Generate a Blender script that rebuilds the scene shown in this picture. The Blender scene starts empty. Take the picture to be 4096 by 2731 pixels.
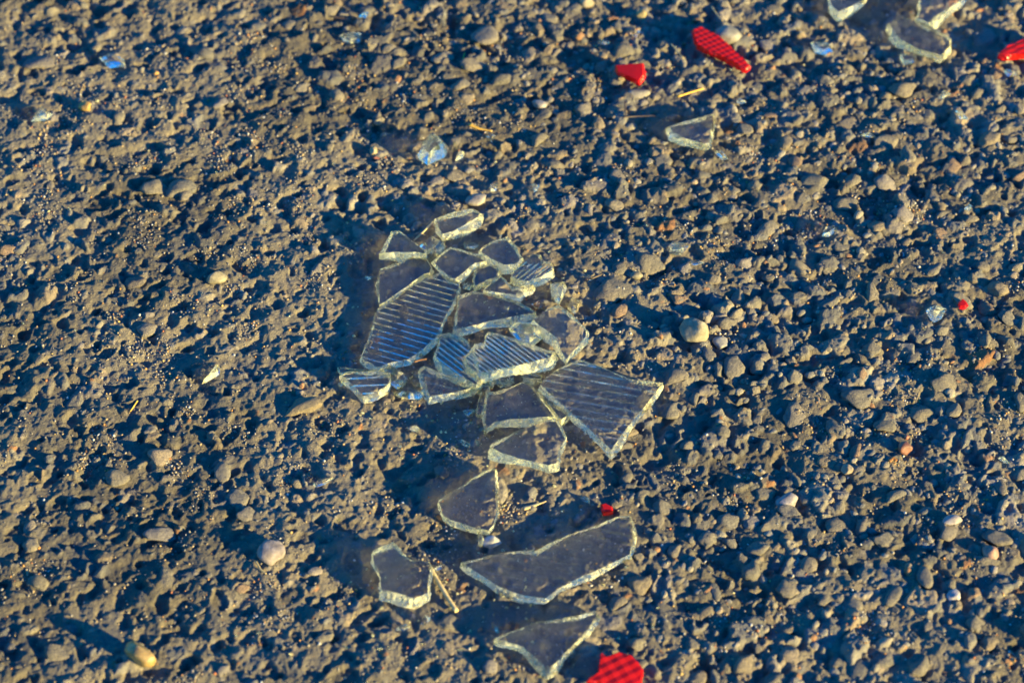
import bpy, bmesh, math, random
import numpy as np
from mathutils import Vector, Matrix

SC = bpy.context.scene
COL = SC.collection
R = math.radians

# ------------------------------------------------------------------ camera
PITCH, DIST, LENS = R(50), 1.0, 90.0
cam_d = bpy.data.cameras.new('camera'); cam = bpy.data.objects.new('camera', cam_d); COL.objects.link(cam)
CAM = Vector((0, -DIST*math.cos(PITCH), DIST*math.sin(PITCH)))
cam.location = CAM; cam.rotation_euler = (R(90)-PITCH, 0, 0)
cam_d.lens = LENS; cam_d.sensor_width = 36; cam_d.clip_start = 0.02; cam_d.clip_end = 500
cam_d.dof.use_dof = True; cam_d.dof.focus_distance = 0.992; cam_d.dof.aperture_fstop = 9.5
SC.camera = cam

# ------------------------------------------------------------------ light
SUN_AZ = Vector((0.866, -0.50, 0)).normalized(); SUN_EL = R(12)
TO_SUN = Vector((SUN_AZ.x*math.cos(SUN_EL), SUN_AZ.y*math.cos(SUN_EL), math.sin(SUN_EL)))
world = bpy.data.worlds.new('World'); SC.world = world; world.use_nodes = True
wn = world.node_tree; bg = wn.nodes['Background']
sky = wn.nodes.new('ShaderNodeTexSky'); sky.sky_type = 'NISHITA'; sky.sun_disc = False
sky.sun_elevation = SUN_EL; sky.sun_rotation = math.atan2(SUN_AZ.x, SUN_AZ.y)
sky.air_density = 1.6; sky.dust_density = 0.1; sky.ozone_density = 6.0
hs = wn.nodes.new('ShaderNodeHueSaturation'); hs.inputs['Saturation'].default_value = 2.1; hs.inputs['Hue'].default_value = 0.52
wn.links.new(sky.outputs[0], hs.inputs['Color']); wn.links.new(hs.outputs[0], bg.inputs['Color'])
bg.inputs['Strength'].default_value = 0.115
sun_d = bpy.data.lights.new('sun', 'SUN'); sun_d.energy = 5.0; sun_d.angle = R(0.6); sun_d.color = (1.0, 0.79, 0.29)
sun = bpy.data.objects.new('sun', sun_d); COL.objects.link(sun)
sun.rotation_euler = TO_SUN.to_track_quat('Z', 'Y').to_euler(); sun.location = TO_SUN*3
SC.view_settings.view_transform = 'Standard'; SC.view_settings.look = 'None'
SC.view_settings.gamma = 1; SC.view_settings.exposure = 1.95; SC.view_settings.use_curve_mapping = False
SC.render.engine = 'CYCLES'
cy = SC.cycles
cy.max_bounces = 14; cy.transmission_bounces = 12; cy.glossy_bounces = 6; cy.diffuse_bounces = 3; cy.transparent_max_bounces = 12
cy.caustics_reflective = True; cy.caustics_refractive = True; cy.blur_glossy = 0.3
cy.sample_clamp_indirect = 6.0; cy.use_denoising = True; cy.use_adaptive_sampling = False

# ------------------------------------------------------------------ helpers
def tag(o, label=None, cat=None, group=None, kind=None):
    if label: o['label'] = label
    if cat: o['category'] = cat
    if group: o['group'] = group
    if kind: o['kind'] = kind
    return o

CR, SR = math.cos(R(90)-PITCH), math.sin(R(90)-PITCH)
def ray(px, py):
    x = (px-2048)/4096*36/LENS; y = -(py-1365.5)/4096*36/LENS
    # camera space (x, y, -1) rotated about X by 90-PITCH
    return Vector((x, y*CR+SR, y*SR-CR))
def at(px, py, z=0.0, plane=None):
    """pixel -> point on the horizontal plane z (or on a tilted plane: point, normal)"""
    d = ray(px, py)
    if plane:
        p, n = plane; t = (p-CAM).dot(n)/d.dot(n)
    else:
        t = (z-CAM.z)/d.z
    return CAM+d*t

class Noise:
    def __init__(s, seed, n=256):
        s.n = n; s.t = np.random.RandomState(seed).rand(n, n).astype(np.float32)*2-1
    def __call__(s, x, y, f, ox=0., oy=0.):
        u = x*f+ox; v = y*f+oy
        iu = np.floor(u).astype(np.int64); iv = np.floor(v).astype(np.int64)
        fu = (u-iu); fv = (v-iv); fu = fu*fu*fu*(fu*(fu*6-15)+10); fv = fv*fv*fv*(fv*(fv*6-15)+10)
        n = s.n; a = s.t[iu % n, iv % n]; b = s.t[(iu+1) % n, iv % n]; c = s.t[iu % n, (iv+1) % n]; d = s.t[(iu+1) % n, (iv+1) % n]
        return ((a*(1-fu)+b*fu)*(1-fv)+(c*(1-fu)+d*fu)*fv)
def fbm(x, y, f, oct_, seed, gain=0.5, ridged=False):
    out = 0; a = 1; tot = 0; ang = 0.6
    for k in range(oct_):
        c, s = math.cos(ang*k+seed), math.sin(ang*k+seed)
        v = Noise(seed*31+k)(x*c-y*s, x*s+y*c, f, 17.3*k, 5.1*k)
        if ridged: v = 1-2*np.abs(v)
        out = out+a*v; tot += a; a *= gain; f *= 2.03
    return out/tot

# ------------------------------------------------------------------ materials
def mat(name):
    m = bpy.data.materials.new(name); m.use_nodes = True
    nt = m.node_tree; nt.nodes.clear()
    out = nt.nodes.new('ShaderNodeOutputMaterial')
    return m, nt, out
def N(nt, t, **kw):
    n = nt.nodes.new(t)
    for k, v in kw.items():
        if k in n.inputs: n.inputs[k].default_value = v
        else: setattr(n, k, v)
    return n
def tex_noise(nt, scale, detail=6, rough=0.6, coord='Object'):
    tc = N(nt, 'ShaderNodeNewGeometry'); coord = 'Position'; n = N(nt, 'ShaderNodeTexNoise'); n.inputs['Scale'].default_value = scale
    n.inputs['Detail'].default_value = detail; n.inputs['Roughness'].default_value = rough
    nt.links.new(tc.outputs[coord], n.inputs['Vector']); return n
def ramp(nt, src, stops):
    r = N(nt, 'ShaderNodeValToRGB'); e = r.color_ramp.elements
    while len(e) < len(stops): e.new(0.5)
    for i, (p, c) in enumerate(stops): e[i].position = p; e[i].color = (*c, 1)
    nt.links.new(src, r.inputs[0]); return r
def mixc(nt, a, b, fac, mode='MIX'):
    m = N(nt, 'ShaderNodeMix', data_type='RGBA', blend_type=mode)
    for s, v in ((m.inputs[6], a), (m.inputs[7], b), (m.inputs[0], fac)):
        if hasattr(v, 'links'): nt.links.new(v, s)
        else: s.default_value = v if not isinstance(v, tuple) else (*v, 1)
    return m.outputs[2]

def stone_material(name, attr=None, base=(0.2, 0.18, 0.15), rough=0.85, bump=0.0006, speck=0.5, objcol=False):
    m, nt, out = mat(name); L = nt.links.new
    p = N(nt, 'ShaderNodeBsdfPrincipled'); p.inputs['Roughness'].default_value = rough
    p.inputs['Specular IOR Level'].default_value = 0.35
    if attr:
        a = N(nt, 'ShaderNodeAttribute', attribute_name=attr); c = a.outputs['Color']
    elif objcol:
        oi = N(nt, 'ShaderNodeObjectInfo'); c = oi.outputs['Color']
    else:
        rg = N(nt, 'ShaderNodeRGB'); rg.outputs[0].default_value = (*base, 1); c = rg.outputs[0]
    n1 = tex_noise(nt, 900, 4, 0.7); r1 = ramp(nt, n1.outputs['Fac'], [(0.3, (0.62, 0.62, 0.64)), (0.52, (1, 1, 1)), (0.72, (1.4, 1.36, 1.28))])
    c = mixc(nt, c, r1.outputs[0], speck, 'MULTIPLY')
    n2 = tex_noise(nt, 60, 5, 0.6); r2 = ramp(nt, n2.outputs['Fac'], [(0.3, (0.72, 0.76, 0.84)), (0.6, (1.12, 1.08, 1.0)), (0.8, (1.3, 1.2, 1.05))])
    c = mixc(nt, c, r2.outputs[0], 0.7, 'MULTIPLY')
    L(c, p.inputs['Base Color'])
    nb = tex_noise(nt, 1300, 5, 0.75); nb2 = tex_noise(nt, 420, 4, 0.6)
    ad = N(nt, 'ShaderNodeMath', operation='ADD'); L(nb.outputs['Fac'], ad.inputs[0]); L(nb2.outputs['Fac'], ad.inputs[1])
    b = N(nt, 'ShaderNodeBump'); b.inputs['Strength'].default_value = 1.0; b.inputs['Distance'].default_value = bump
    L(ad.outputs[0], b.inputs['Height']); L(b.outputs[0], p.inputs['Normal'])
    L(p.outputs[0], out.inputs[0]); return m

M_ASPH = stone_material('asphalt', attr='tint', rough=0.8, bump=0.0009)
M_STONE = stone_material('dusty_stone', rough=0.85, bump=0.0009, objcol=True, speck=0.8)
M_GRIT = stone_material('grit', attr='tint', rough=0.6, bump=0.0002, speck=0.3)

def glass_clear():
    m, nt, out = mat('clear_glass'); L = nt.links.new
    g = N(nt, 'ShaderNodeBsdfGlass'); g.inputs['IOR'].default_value = 1.5; g.inputs['Roughness'].default_value = 0.0
    g.inputs['Color'].default_value = (0.985, 0.99, 0.97, 1)
    n = tex_noise(nt, 260, 2, 0.5); b = N(nt, 'ShaderNodeBump'); b.inputs['Strength'].default_value = 0.5; b.inputs['Distance'].default_value = 0.00012
    L(n.outputs['Fac'], b.inputs['Height']); L(b.outputs[0], g.inputs['Normal'])
    # dust film: thin, patchy
    d = N(nt, 'ShaderNodeBsdfDiffuse'); d.inputs['Color'].default_value = (0.55, 0.52, 0.46, 1)
    n2 = tex_noise(nt, 700, 6, 0.75); r = ramp(nt, n2.outputs['Fac'], [(0.5, (0.004,)*3), (0.64, (0.03,)*3), (0.74, (0.25,)*3)])
    mx = N(nt, 'ShaderNodeMixShader'); L(r.outputs[0], mx.inputs[0]); L(g.outputs[0], mx.inputs[1]); L(d.outputs[0], mx.inputs[2])
    L(mx.outputs[0], out.inputs[0]); return m
def glass_edge():
    m, nt, out = mat('fractured_glass_edge'); L = nt.links.new
    g = N(nt, 'ShaderNodeBsdfGlass'); g.inputs['IOR'].default_value = 1.5; rn = tex_noise(nt, 180, 3, 0.6); rr = ramp(nt, rn.outputs['Fac'], [(0.4, (0.03,)*3), (0.6, (0.33,)*3)]); L(rr.outputs[0], g.inputs['Roughness'])
    g.inputs['Color'].default_value = (1.0, 0.99, 0.86, 1)
    n = tex_noise(nt, 330, 5, 0.65); n.inputs['Distortion'].default_value = 1.5
    b = N(nt, 'ShaderNodeBump'); b.inputs['Strength'].default_value = 1.0; b.inputs['Distance'].default_value = 0.0009
    L(n.outputs['Fac'], b.inputs['Height']); L(b.outputs[0], g.inputs['Normal'])
    d = N(nt, 'ShaderNodeBsdfDiffuse'); d.inputs['Color'].default_value = (0.98, 0.94, 0.64, 1)  # pale yellow scatter on the fracture, also standing in for sunlight glowing inside
    t = N(nt, 'ShaderNodeBsdfTranslucent'); t.inputs['Color'].default_value = (0.98, 0.92, 0.55, 1)
    L(b.outputs[0], d.inputs['Normal'])
    m1 = N(nt, 'ShaderNodeMixShader'); m1.inputs[0].default_value = 0.55; L(d.outputs[0], m1.inputs[1]); L(t.outputs[0], m1.inputs[2])
    n2 = tex_noise(nt, 150, 4, 0.75); r = ramp(nt, n2.outputs['Fac'], [(0.42, (0.0,)*3), (0.52, (0.16,)*3), (0.62, (0.8,)*3)])
    mx = N(nt, 'ShaderNodeMixShader'); L(r.outputs[0], mx.inputs[0]); L(g.outputs[0], mx.inputs[1]); L(m1.outputs[0], mx.inputs[2])
    L(mx.outputs[0], out.inputs[0]); return m
M_GLASS, M_EDGE = glass_clear(), glass_edge()
def red_plastic():
    m, nt, out = mat('red_plastic'); L = nt.links.new
    p = N(nt, 'ShaderNodeBsdfPrincipled'); p.inputs['Base Color'].default_value = (0.50, 0.010, 0.008, 1)
    p.inputs['Roughness'].default_value = 0.32; p.inputs['IOR'].default_value = 1.49
    t = N(nt, 'ShaderNodeBsdfTranslucent'); t.inputs['Color'].default_value = (0.80, 0.03, 0.008, 1)
    n = tex_noise(nt, 500, 4, 0.7); b = N(nt, 'ShaderNodeBump'); b.inputs['Distance'].default_value = 0.00015
    L(n.outputs['Fac'], b.inputs['Height']); L(b.outputs[0], p.inputs['Normal'])
    mx = N(nt, 'ShaderNodeMixShader'); mx.inputs[0].default_value = 0.4; L(p.outputs[0], mx.inputs[1]); L(t.outputs[0], mx.inputs[2])
    L(mx.outputs[0], out.inputs[0]); return m
M_RED = red_plastic()
def straw_mat(name, col):
    m, nt, out = mat(name); L = nt.links.new
    p = N(nt, 'ShaderNodeBsdfPrincipled'); p.inputs['Roughness'].default_value = 0.55
    n = tex_noise(nt, 800, 3, 0.6); r = ramp(nt, n.outputs['Fac'], [(0.3, tuple(c*0.6 for c in col)), (0.65, col)])
    L(r.outputs[0], p.inputs['Base Color']); L(p.outputs[0], out.inputs[0]); return m
M_STRAW = straw_mat('dry_straw', (0.55, 0.42, 0.2)); M_YSTRAW = straw_mat('yellow_straw', (0.75, 0.42, 0.05))
M_TWIG = straw_mat('dark_twig', (0.09, 0.06, 0.04)); M_BROWN = straw_mat('brown_leaf', (0.30, 0.13, 0.03))
def pebble_mat(name, col, rough=0.5, trans=0.0):
    m, nt, out = mat(name); L = nt.links.new
    p = N(nt, 'ShaderNodeBsdfPrincipled'); p.inputs['Roughness'].default_value = rough
    n = tex_noise(nt, 330, 6, 0.7); r = ramp(nt, n.outputs['Fac'], [(0.3, tuple(c*0.55 for c in col)), (0.5, col), (0.72, tuple(min(0.85, c*1.5+0.03) for c in col))])
    L(r.outputs[0], p.inputs['Base Color'])
    p.inputs['Subsurface Weight'].default_value = trans; p.inputs['Subsurface Radius'].default_value = (1, .6, .3); p.inputs['Subsurface Scale'].default_value = 0.002
    nb = tex_noise(nt, 900, 5, 0.7); b = N(nt, 'ShaderNodeBump'); b.inputs['Distance'].default_value = 0.0003
    L(nb.outputs['Fac'], b.inputs['Height']); L(b.outputs[0], p.inputs['Normal'])
    L(p.outputs[0], out.inputs[0]); return m

# ------------------------------------------------------------------ the asphalt surface
rng = np.random.RandomState(7)
FX0, FX1, FY0, FY1, DX, DY = -0.245, 0.245, -0.172, 0.214, 0.00042, 0.00048
fx = np.arange(FX0, FX1, DX); fy = np.arange(FY0, FY1, DY)
NX, NY = len(fx), len(fy)
XX, YY = np.meshgrid(fx, fy, indexing='ij')
def left_w(x, y):   # 1 in the finer, mortar-rich surface, 0 where the stones stand proud
    return np.clip(0.62-(x+0.35*y)/0.16, 0.0, 1.0)
wx = fbm(XX, YY, 260, 3, 3)*0.0011; wy = fbm(XX, YY, 260, 3, 4)*0.0011
wx += fbm(XX, YY, 90, 2, 5)*0.0012; wy += fbm(XX, YY, 90, 2, 6)*0.0012
LW = left_w(XX, YY)+fbm(XX, YY, 18, 2, 8)*0.35; LW = np.clip(LW, 0, 1)
big = fbm(XX, YY, 22, 3, 9)
H = -0.0018+0.0004*LW+0.0011*big+fbm(XX, YY, 75, 3, 10)*0.0011+fbm(XX, YY, 170, 4, 11)*0.0011
TINT = np.zeros((NX, NY, 3), np.float32); BASE = np.array([0.220, 0.188, 0.145], np.float32)
TINT[:] = BASE*0.80
PAL = np.array([1.0, 1.0, 1.02], np.float32)*np.array([[0.225, 0.20, 0.165], [0.19, 0.175, 0.155], [0.25, 0.22, 0.175], [0.17, 0.16, 0.15], [0.24, 0.19, 0.14], [0.21, 0.185, 0.17], [0.155, 0.15, 0.15]], np.float32)
def stamp(cx, cy, a, b, th, top, pw, col, tx=0., ty=0., seed=0):
    rmax = max(a, b)*1.35+0.0015
    i0 = max(0, int((cx-rmax-FX0)/DX)); i1 = min(NX, int((cx+rmax-FX0)/DX)+1)
    j0 = max(0, int((cy-rmax-FY0)/DY)); j1 = min(NY, int((cy+rmax-FY0)/DY)+1)
    if i1-i0 < 2 or j1-j0 < 2: return
    s = (slice(i0, i1), slice(j0, j1)); dx = XX[s]-cx+wx[s]; dy = YY[s]-cy+wy[s]
    u = dx*math.cos(th)+dy*math.sin(th); v = -dx*math.sin(th)+dy*math.cos(th)
    r = np.sqrt((u/a)**2+(v/b)**2); ang = np.arctan2(v/b, u/a)
    p = seed*1.7
    r = r*(1+0.10*np.sin(2*ang+p)+0.09*np.sin(3*ang+2*p)+0.06*np.sin(5*ang+3*p))
    z = -0.0036+(top+0.0036)*(1-np.clip(r, 0, 1.3)**pw)+(tx*u+ty*v)
    h = H[s]; k = 0.00035
    m = np.clip(0.5+0.5*(z-h)/k, 0, 1); H[s] = h*(1-m)+z*m+k*m*(1-m)*0.5
    TINT[s] = TINT[s]*(1-m[..., None])+col*m[..., None]
nst = 0
stamped = []
for n, lo, hi in ((700, 0.0042, 0.0078), (1700, 0.0026, 0.0045), (2600, 0.0014, 0.0028), (4500, 0.0007, 0.0015)):
    for k in range(n):
        cx, cy = rng.uniform(FX0, FX1), rng.uniform(FY0, FY1)
        lw = float(np.clip(left_w(cx, cy), 0, 1))
        if lo > 0.002 and rng.rand() < lw*0.55: continue
        a = rng.uniform(lo, hi)*(1-0.18*lw); b = a*rng.uniform(0.5, 0.95); th = rng.normal(0.75, 0.7)
        size = a/0.006
        top = -0.0008+rng.uniform(-0.0009, 0.0010)*(0.7+0.4*size)-0.0002*lw + (0.0006 if rng.rand() < 0.12 else 0)
        if hi < 0.003: top = float(H[min(NX-1, int((cx-FX0)/DX)), min(NY-1, int((cy-FY0)/DY))])+rng.uniform(0.0001, 0.0007 if hi > 0.002 else 0.00045)
        col = PAL[rng.randint(len(PAL))]*rng.uniform(0.85, 1.15)
        if rng.rand() < 0.02: col = np.array([0.30, 0.15, 0.08], np.float32)*rng.uniform(0.7, 1.1)
        stamp(cx, cy, a, b, th, top, rng.uniform(2.6, 7.5), col.astype(np.float32), rng.uniform(-.22, .22), rng.uniform(-.22, .22), k)
# sockets left by lost stones, mostly in the finer western surface
for k in range(600):
    cx, cy = rng.uniform(FX0, FX1), rng.uniform(FY0, FY1)
    if rng.rand() > 0.25+0.75*float(left_w(cx, cy)): continue
    a = 0.0014+0.0042*rng.rand()**1.6; b = a*rng.uniform(.5, .9); th = rng.normal(0.7, 0.6); rmax = a*1.4+0.001
    i0 = max(0, int((cx-rmax-FX0)/DX)); i1 = min(NX, int((cx+rmax-FX0)/DX)+1); j0 = max(0, int((cy-rmax-FY0)/DY)); j1 = min(NY, int((cy+rmax-FY0)/DY)+1)
    if i1-i0 < 2 or j1-j0 < 2: continue
    s_ = (slice(i0, i1), slice(j0, j1)); dx = XX[s_]-cx+wx[s_]; dy = YY[s_]-cy+wy[s_]
    u = dx*math.cos(th)+dy*math.sin(th); v = -dx*math.sin(th)+dy*math.cos(th); rr_ = np.sqrt((u/a)**2+(v/b)**2)
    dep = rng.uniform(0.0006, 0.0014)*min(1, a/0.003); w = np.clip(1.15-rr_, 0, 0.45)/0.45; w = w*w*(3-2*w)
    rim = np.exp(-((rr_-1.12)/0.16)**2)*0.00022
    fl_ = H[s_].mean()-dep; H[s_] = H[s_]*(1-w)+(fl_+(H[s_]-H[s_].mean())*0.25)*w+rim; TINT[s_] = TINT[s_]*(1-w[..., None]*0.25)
# flat worn patches where the glass lies
def patch(px, py, rx, ry, lvl, amt):
    global H
    c = at(px, py); d = ((XX-c.x)/rx)**2+((YY-c.y)/ry)**2+fbm(XX, YY, 60, 2, 21)*0.5
    w = np.clip(1.4-d, 0, 1)*amt; w = w*w*(3-2*w); H = H*(1-w)+(lvl+(H-lvl)*0.6)*w
patch(1650, 1350, 0.052, 0.06, -0.0022, 1.0); patch(2150, 1650, 0.04, 0.035, -0.0020, 0.9)
patch(1750, 2250, 0.045, 0.035, -0.0022, 0.9); patch(2200, 2350, 0.05, 0.04, -0.0018, 0.8)
H += fbm(XX, YY, 130, 3, 16, 0.5)*0.0007+fbm(XX, YY, 260, 3, 17, 0.5, True)*0.00022
H += fbm(XX, YY, 700, 2, 13, 0.6)*0.00026+fbm(XX, YY, 420, 3, 14, 0.6)*0.00022
H -= np.clip(fbm(XX, YY, 210, 2, 15)-0.20, 0, 1)*0.0040       # pits
st = np.clip(0.5+1.6*fbm(XX, YY, 14, 4, 33, 0.6), 0, 1); TINT *= (0.62+0.38*st)[..., None]; st2 = np.clip(fbm(XX, YY, 55, 3, 35)*2.2-0.35, 0, 1)[..., None]; TINT = TINT*(1-st2*0.45)+np.array([.10, .10, .11])*st2*0.45; TINT = TINT.astype(np.float32)
def hgt(x, y):
    i = min(NX-1, max(0, int(round((x-FX0)/DX)))); j = min(NY-1, max(0, int(round((y-FY0)/DY)))); return float(H[i, j])
def hmax(x, y, r, q=92):
    i0, i1 = max(0, int((x-r-FX0)/DX)), min(NX, int((x+r-FX0)/DX)+1); j0, j1 = max(0, int((y-r-FY0)/DY)), min(NY, int((y+r-FY0)/DY)+1)
    if i1 <= i0 or j1 <= j0: return 0.0
    return float(np.percentile(H[i0:i1, j0:j1], q))
# one sheet: fine in the middle, ever coarser out to the horizon
def grow(start, step, end, sgn):
    o = []; p = start
    while abs(p-start) < end: step *= 1.22; p += sgn*step; o.append(p)
    return np.array(o)
gx = np.concatenate([grow(FX0, DX, 60, -1)[::-1], fx, grow(fx[-1], DX, 60, 1)])
gy = np.concatenate([grow(FY0, DY, 60, -1)[::-1], fy, grow(fy[-1], DY, 60, 1)])
ox = int(np.searchsorted(gx, fx[0]-1e-9)); oy = int(np.searchsorted(gy, fy[0]-1e-9))
GX, GY = np.meshgrid(gx, gy, indexing='ij')
Z = -0.0012+fbm(GX, GY, 170, 3, 11)*0.0007; T = np.empty((*GX.shape, 3), np.float32); T[:] = BASE
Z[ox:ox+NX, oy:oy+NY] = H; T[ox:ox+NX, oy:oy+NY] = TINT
n0, n1 = GX.shape
vs = np.stack([GX, GY, Z], -1).reshape(-1, 3).astype(np.float32)
idx = np.arange(n0*n1).reshape(n0, n1)
quads = np.stack([idx[:-1, :-1], idx[1:, :-1], idx[1:, 1:], idx[:-1, 1:]], -1).reshape(-1, 4)
me = bpy.data.meshes.new('asphalt_road')
me.vertices.add(len(vs)); me.vertices.foreach_set('co', vs.ravel())
me.loops.add(quads.size); me.loops.foreach_set('vertex_index', quads.ravel().astype(np.int32))
me.polygons.add(len(quads)); me.polygons.foreach_set('loop_start', np.arange(0, quads.size, 4, dtype=np.int32))
me.polygons.foreach_set('use_smooth', np.ones(len(quads), bool))
at_ = me.color_attributes.new('tint', 'FLOAT_COLOR', 'POINT')
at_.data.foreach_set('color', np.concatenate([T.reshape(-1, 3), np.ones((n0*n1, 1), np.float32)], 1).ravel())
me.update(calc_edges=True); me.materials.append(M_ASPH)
road = bpy.data.objects.new('asphalt_road', me); COL.objects.link(road); tag(road, kind='structure')

# ------------------------------------------------------------------ stones bedded in the road (parts of it)
def ico(sub):
    bm = bmesh.new(); bmesh.ops.create_icosphere(bm, subdivisions=sub, radius=1.0)
    v = np.array([p.co[:] for p in bm.verts]); f = [[x.index for x in p.verts] for p in bm.faces]; bm.free(); return v, np.array(f)
IV, IF = ico(3); I1V, I1F = ico(1)
def stone_verts(V, seed, facet=0.5, rough=0.10):
    r = np.random.RandomState(seed); v = V.copy()
    rad = np.ones(len(v))
    for k in range(9):           # cut facets
        n = r.normal(size=3); n /= np.linalg.norm(n); d = r.uniform(0.62, 0.92); s = v@n
        over = np.clip(s-d, 0, None); v = v-np.outer(over*min(1.0, facet*1.6), n)
    for k, (f, a) in enumerate(((1.7, rough), (3.6, rough*0.6), (7.5, rough*0.35))):
        q = v*f+r.uniform(0, 9, 3)
        v = v*(1+a*(np.sin(q[:, 0]*1.3+np.sin(q[:, 1]*1.7))+np.sin(q[:, 1]*1.1+np.sin(q[:, 2]*1.9))+np.sin(q[:, 2]*1.4+np.sin(q[:, 0]*1.5)))[:, None]/3)
    return v
def mesh_from(name, v, f, m, smooth=True):
    me = bpy.data.meshes.new(name); me.from_pydata([tuple(x) for x in v], [], [tuple(int(i) for i in x) for x in f])
    me.polygons.foreach_set('use_smooth', [smooth]*len(me.polygons)); me.materials.append(m); me.update(); return me
protos = [mesh_from('stone', stone_verts(IV, 100+k, 0.62, 0.24), IF, M_STONE) for k in range(16)]
first = True
def bedded(x, y, a, b, c, th, sink, col, k):
    o = bpy.data.objects.new('stone', protos[k % 16]); COL.objects.link(o); o.parent = road
    z = hmax(x, y, min(a, b)*0.8, 50)
    o.location = (x, y, z+c*sink); o.scale = (a, b, c); o.rotation_euler = (rng.uniform(-.25, .25), rng.uniform(-.25, .25), th)
    col = (np.array(col)*0.5+BASE*0.5)*0.8; o.color = (*col, 1); return o
# the ones the photo picks out: px, py, half length px, half width px, angle deg in the picture, colour
BED = [(1210, 1615, 85, 40, 8, (.30, .23, .15)), (2440, 1150, 75, 50, 15, (.20, .18, .16)), (2600, 1050, 60, 38, 0, (.17, .16, .15)),
       (3440, 1580, 70, 45, 20, (.17, .16, .16)), (1940, 130, 70, 40, 15, (.26, .23, .22)), (2200, 60, 35, 26, 30, (.2, .19, .18)),
       (2300, 30, 30, 18, 10, (.2, .19, .18)), (620, 740, 55, 38, 20, (.2, .18, .16)), (720, 745, 60, 40, 25, (.19, .18, .17)),
       (540, 1120, 42, 28, 10, (.15, .12, .12)), (590, 1310, 48, 28, 25, (.24, .21, .2)), (160, 240, 60, 40, 25, (.2, .18, .2)),
       (3260, 720, 60, 35, 15, (.2, .18, .15)), (3610, 350, 50, 38, 45, (.25, .21, .16)), (3380, 800, 45, 30, 20, (.2, .18, .15)),
       (2930, 1460, 60, 42, 5, (.18, .17, .17)), (2700, 1500, 60, 34, 10, (.19, .17, .16)), (3780, 1530, 60, 38, 0, (.2, .18, .16)),
       (470, 1900, 50, 35, 10, (.2, .18, .16)), (640, 1820, 45, 36, 20, (.33, .26, .22)), (890, 1880, 40, 34, 10, (.2, .19, .19)),
       (950, 1990, 45, 32, 25, (.18, .17, .18)), (990, 2060, 40, 30, 20, (.22, .2, .2)), (640, 2130, 60, 32, 5, (.19, .18, .22)),
       (150, 2320, 45, 30, -10, (.2, .18, .14)), (230, 2600, 50, 30, -10, (.19, .17, .15)), (740, 770, 30, 25, 0, (.2, .18, .17)),
       (3540, 1700, 40, 30, 10, (.2, .18, .15)), (3300, 1840, 30, 20, 0, (.3, .22, .14)), (3700, 1640, 60, 35, 20, (.2, .18, .15)),
       (3990, 2140, 55, 35, -15, (.2, .18, .17)), (3340, 2090, 60, 34, 8, (.22, .19, .16)), (2470, 2400, 45, 30, 25, (.24, .2, .16)),
       (3150, 2340, 50, 40, 20, (.22, .19, .17)), (3160, 2610, 40, 36, 50, (.3, .24, .2)), (2560, 2330, 45, 36, 10, (.24, .19, .14)),
       (3700, 2300, 40, 38, 10, (.17, .16, .17)), (2650, 640, 40, 26, 10, (.19, .18, .17)), (2120, 900, 35, 24, 10, (.18, .17, .17)),
       (1770, 220, 45, 28, 20, (.27, .24, .21)), (1550, 190, 34, 20, 35, (.26, .23, .19)), (1900, 250, 55, 28, 5, (.25, .22, .19)),
       (1160, 90, 36, 18, 10, (.22, .2, .18)), (3400, 480, 45, 30, 25, (.25, .21, .17)), (3550, 560, 60, 30, 20, (.24, .21, .18))]
nb = 0
for (px, py, ha, hb, ang, col) in BED:
    c = at(px, py); mpp = (CAM-c).length/LENS*36/4096
    bedded(c.x, c.y, ha*mpp*1.05, hb*mpp/0.80*1.05, min(ha, hb)*mpp*0.62, R(ang), rng.uniform(-0.1, 0.2), col, nb); nb += 1
taken = [(at(b[0], b[1]), 0.006) for b in BED]
tries = 0
while nb < 296 and tries < 4000:
    tries += 1
    px, py = rng.uniform(-40, 4136), rng.uniform(-40, 2770); c = at(px, py)
    lw = float(left_w(c.x, c.y))
    if rng.rand() < 0.9*lw: continue
    if 1450 < px < 2350 and 950 < py < 1750: continue
    a = rng.uniform(0.0026, 0.0056)*(1-0.2*lw)
    if any((c-t).length < a+r*0.9 for t, r in taken): continue
    taken.append((c, a)); b = a*rng.uniform(0.55, 0.9)
    col = PAL[rng.randint(len(PAL))]*rng.uniform(0.85, 1.2)
    if rng.rand() < 0.06: col = np.array([.30, .17, .12])
    if rng.rand() < 0.05: col = np.array([.26, .24, .27])
    bedded(c.x, c.y, a, b, b*rng.uniform(0.5, 0.75), rng.normal(0.75, 0.6), rng.uniform(-0.42, 0.02), col, nb); nb += 1

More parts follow.
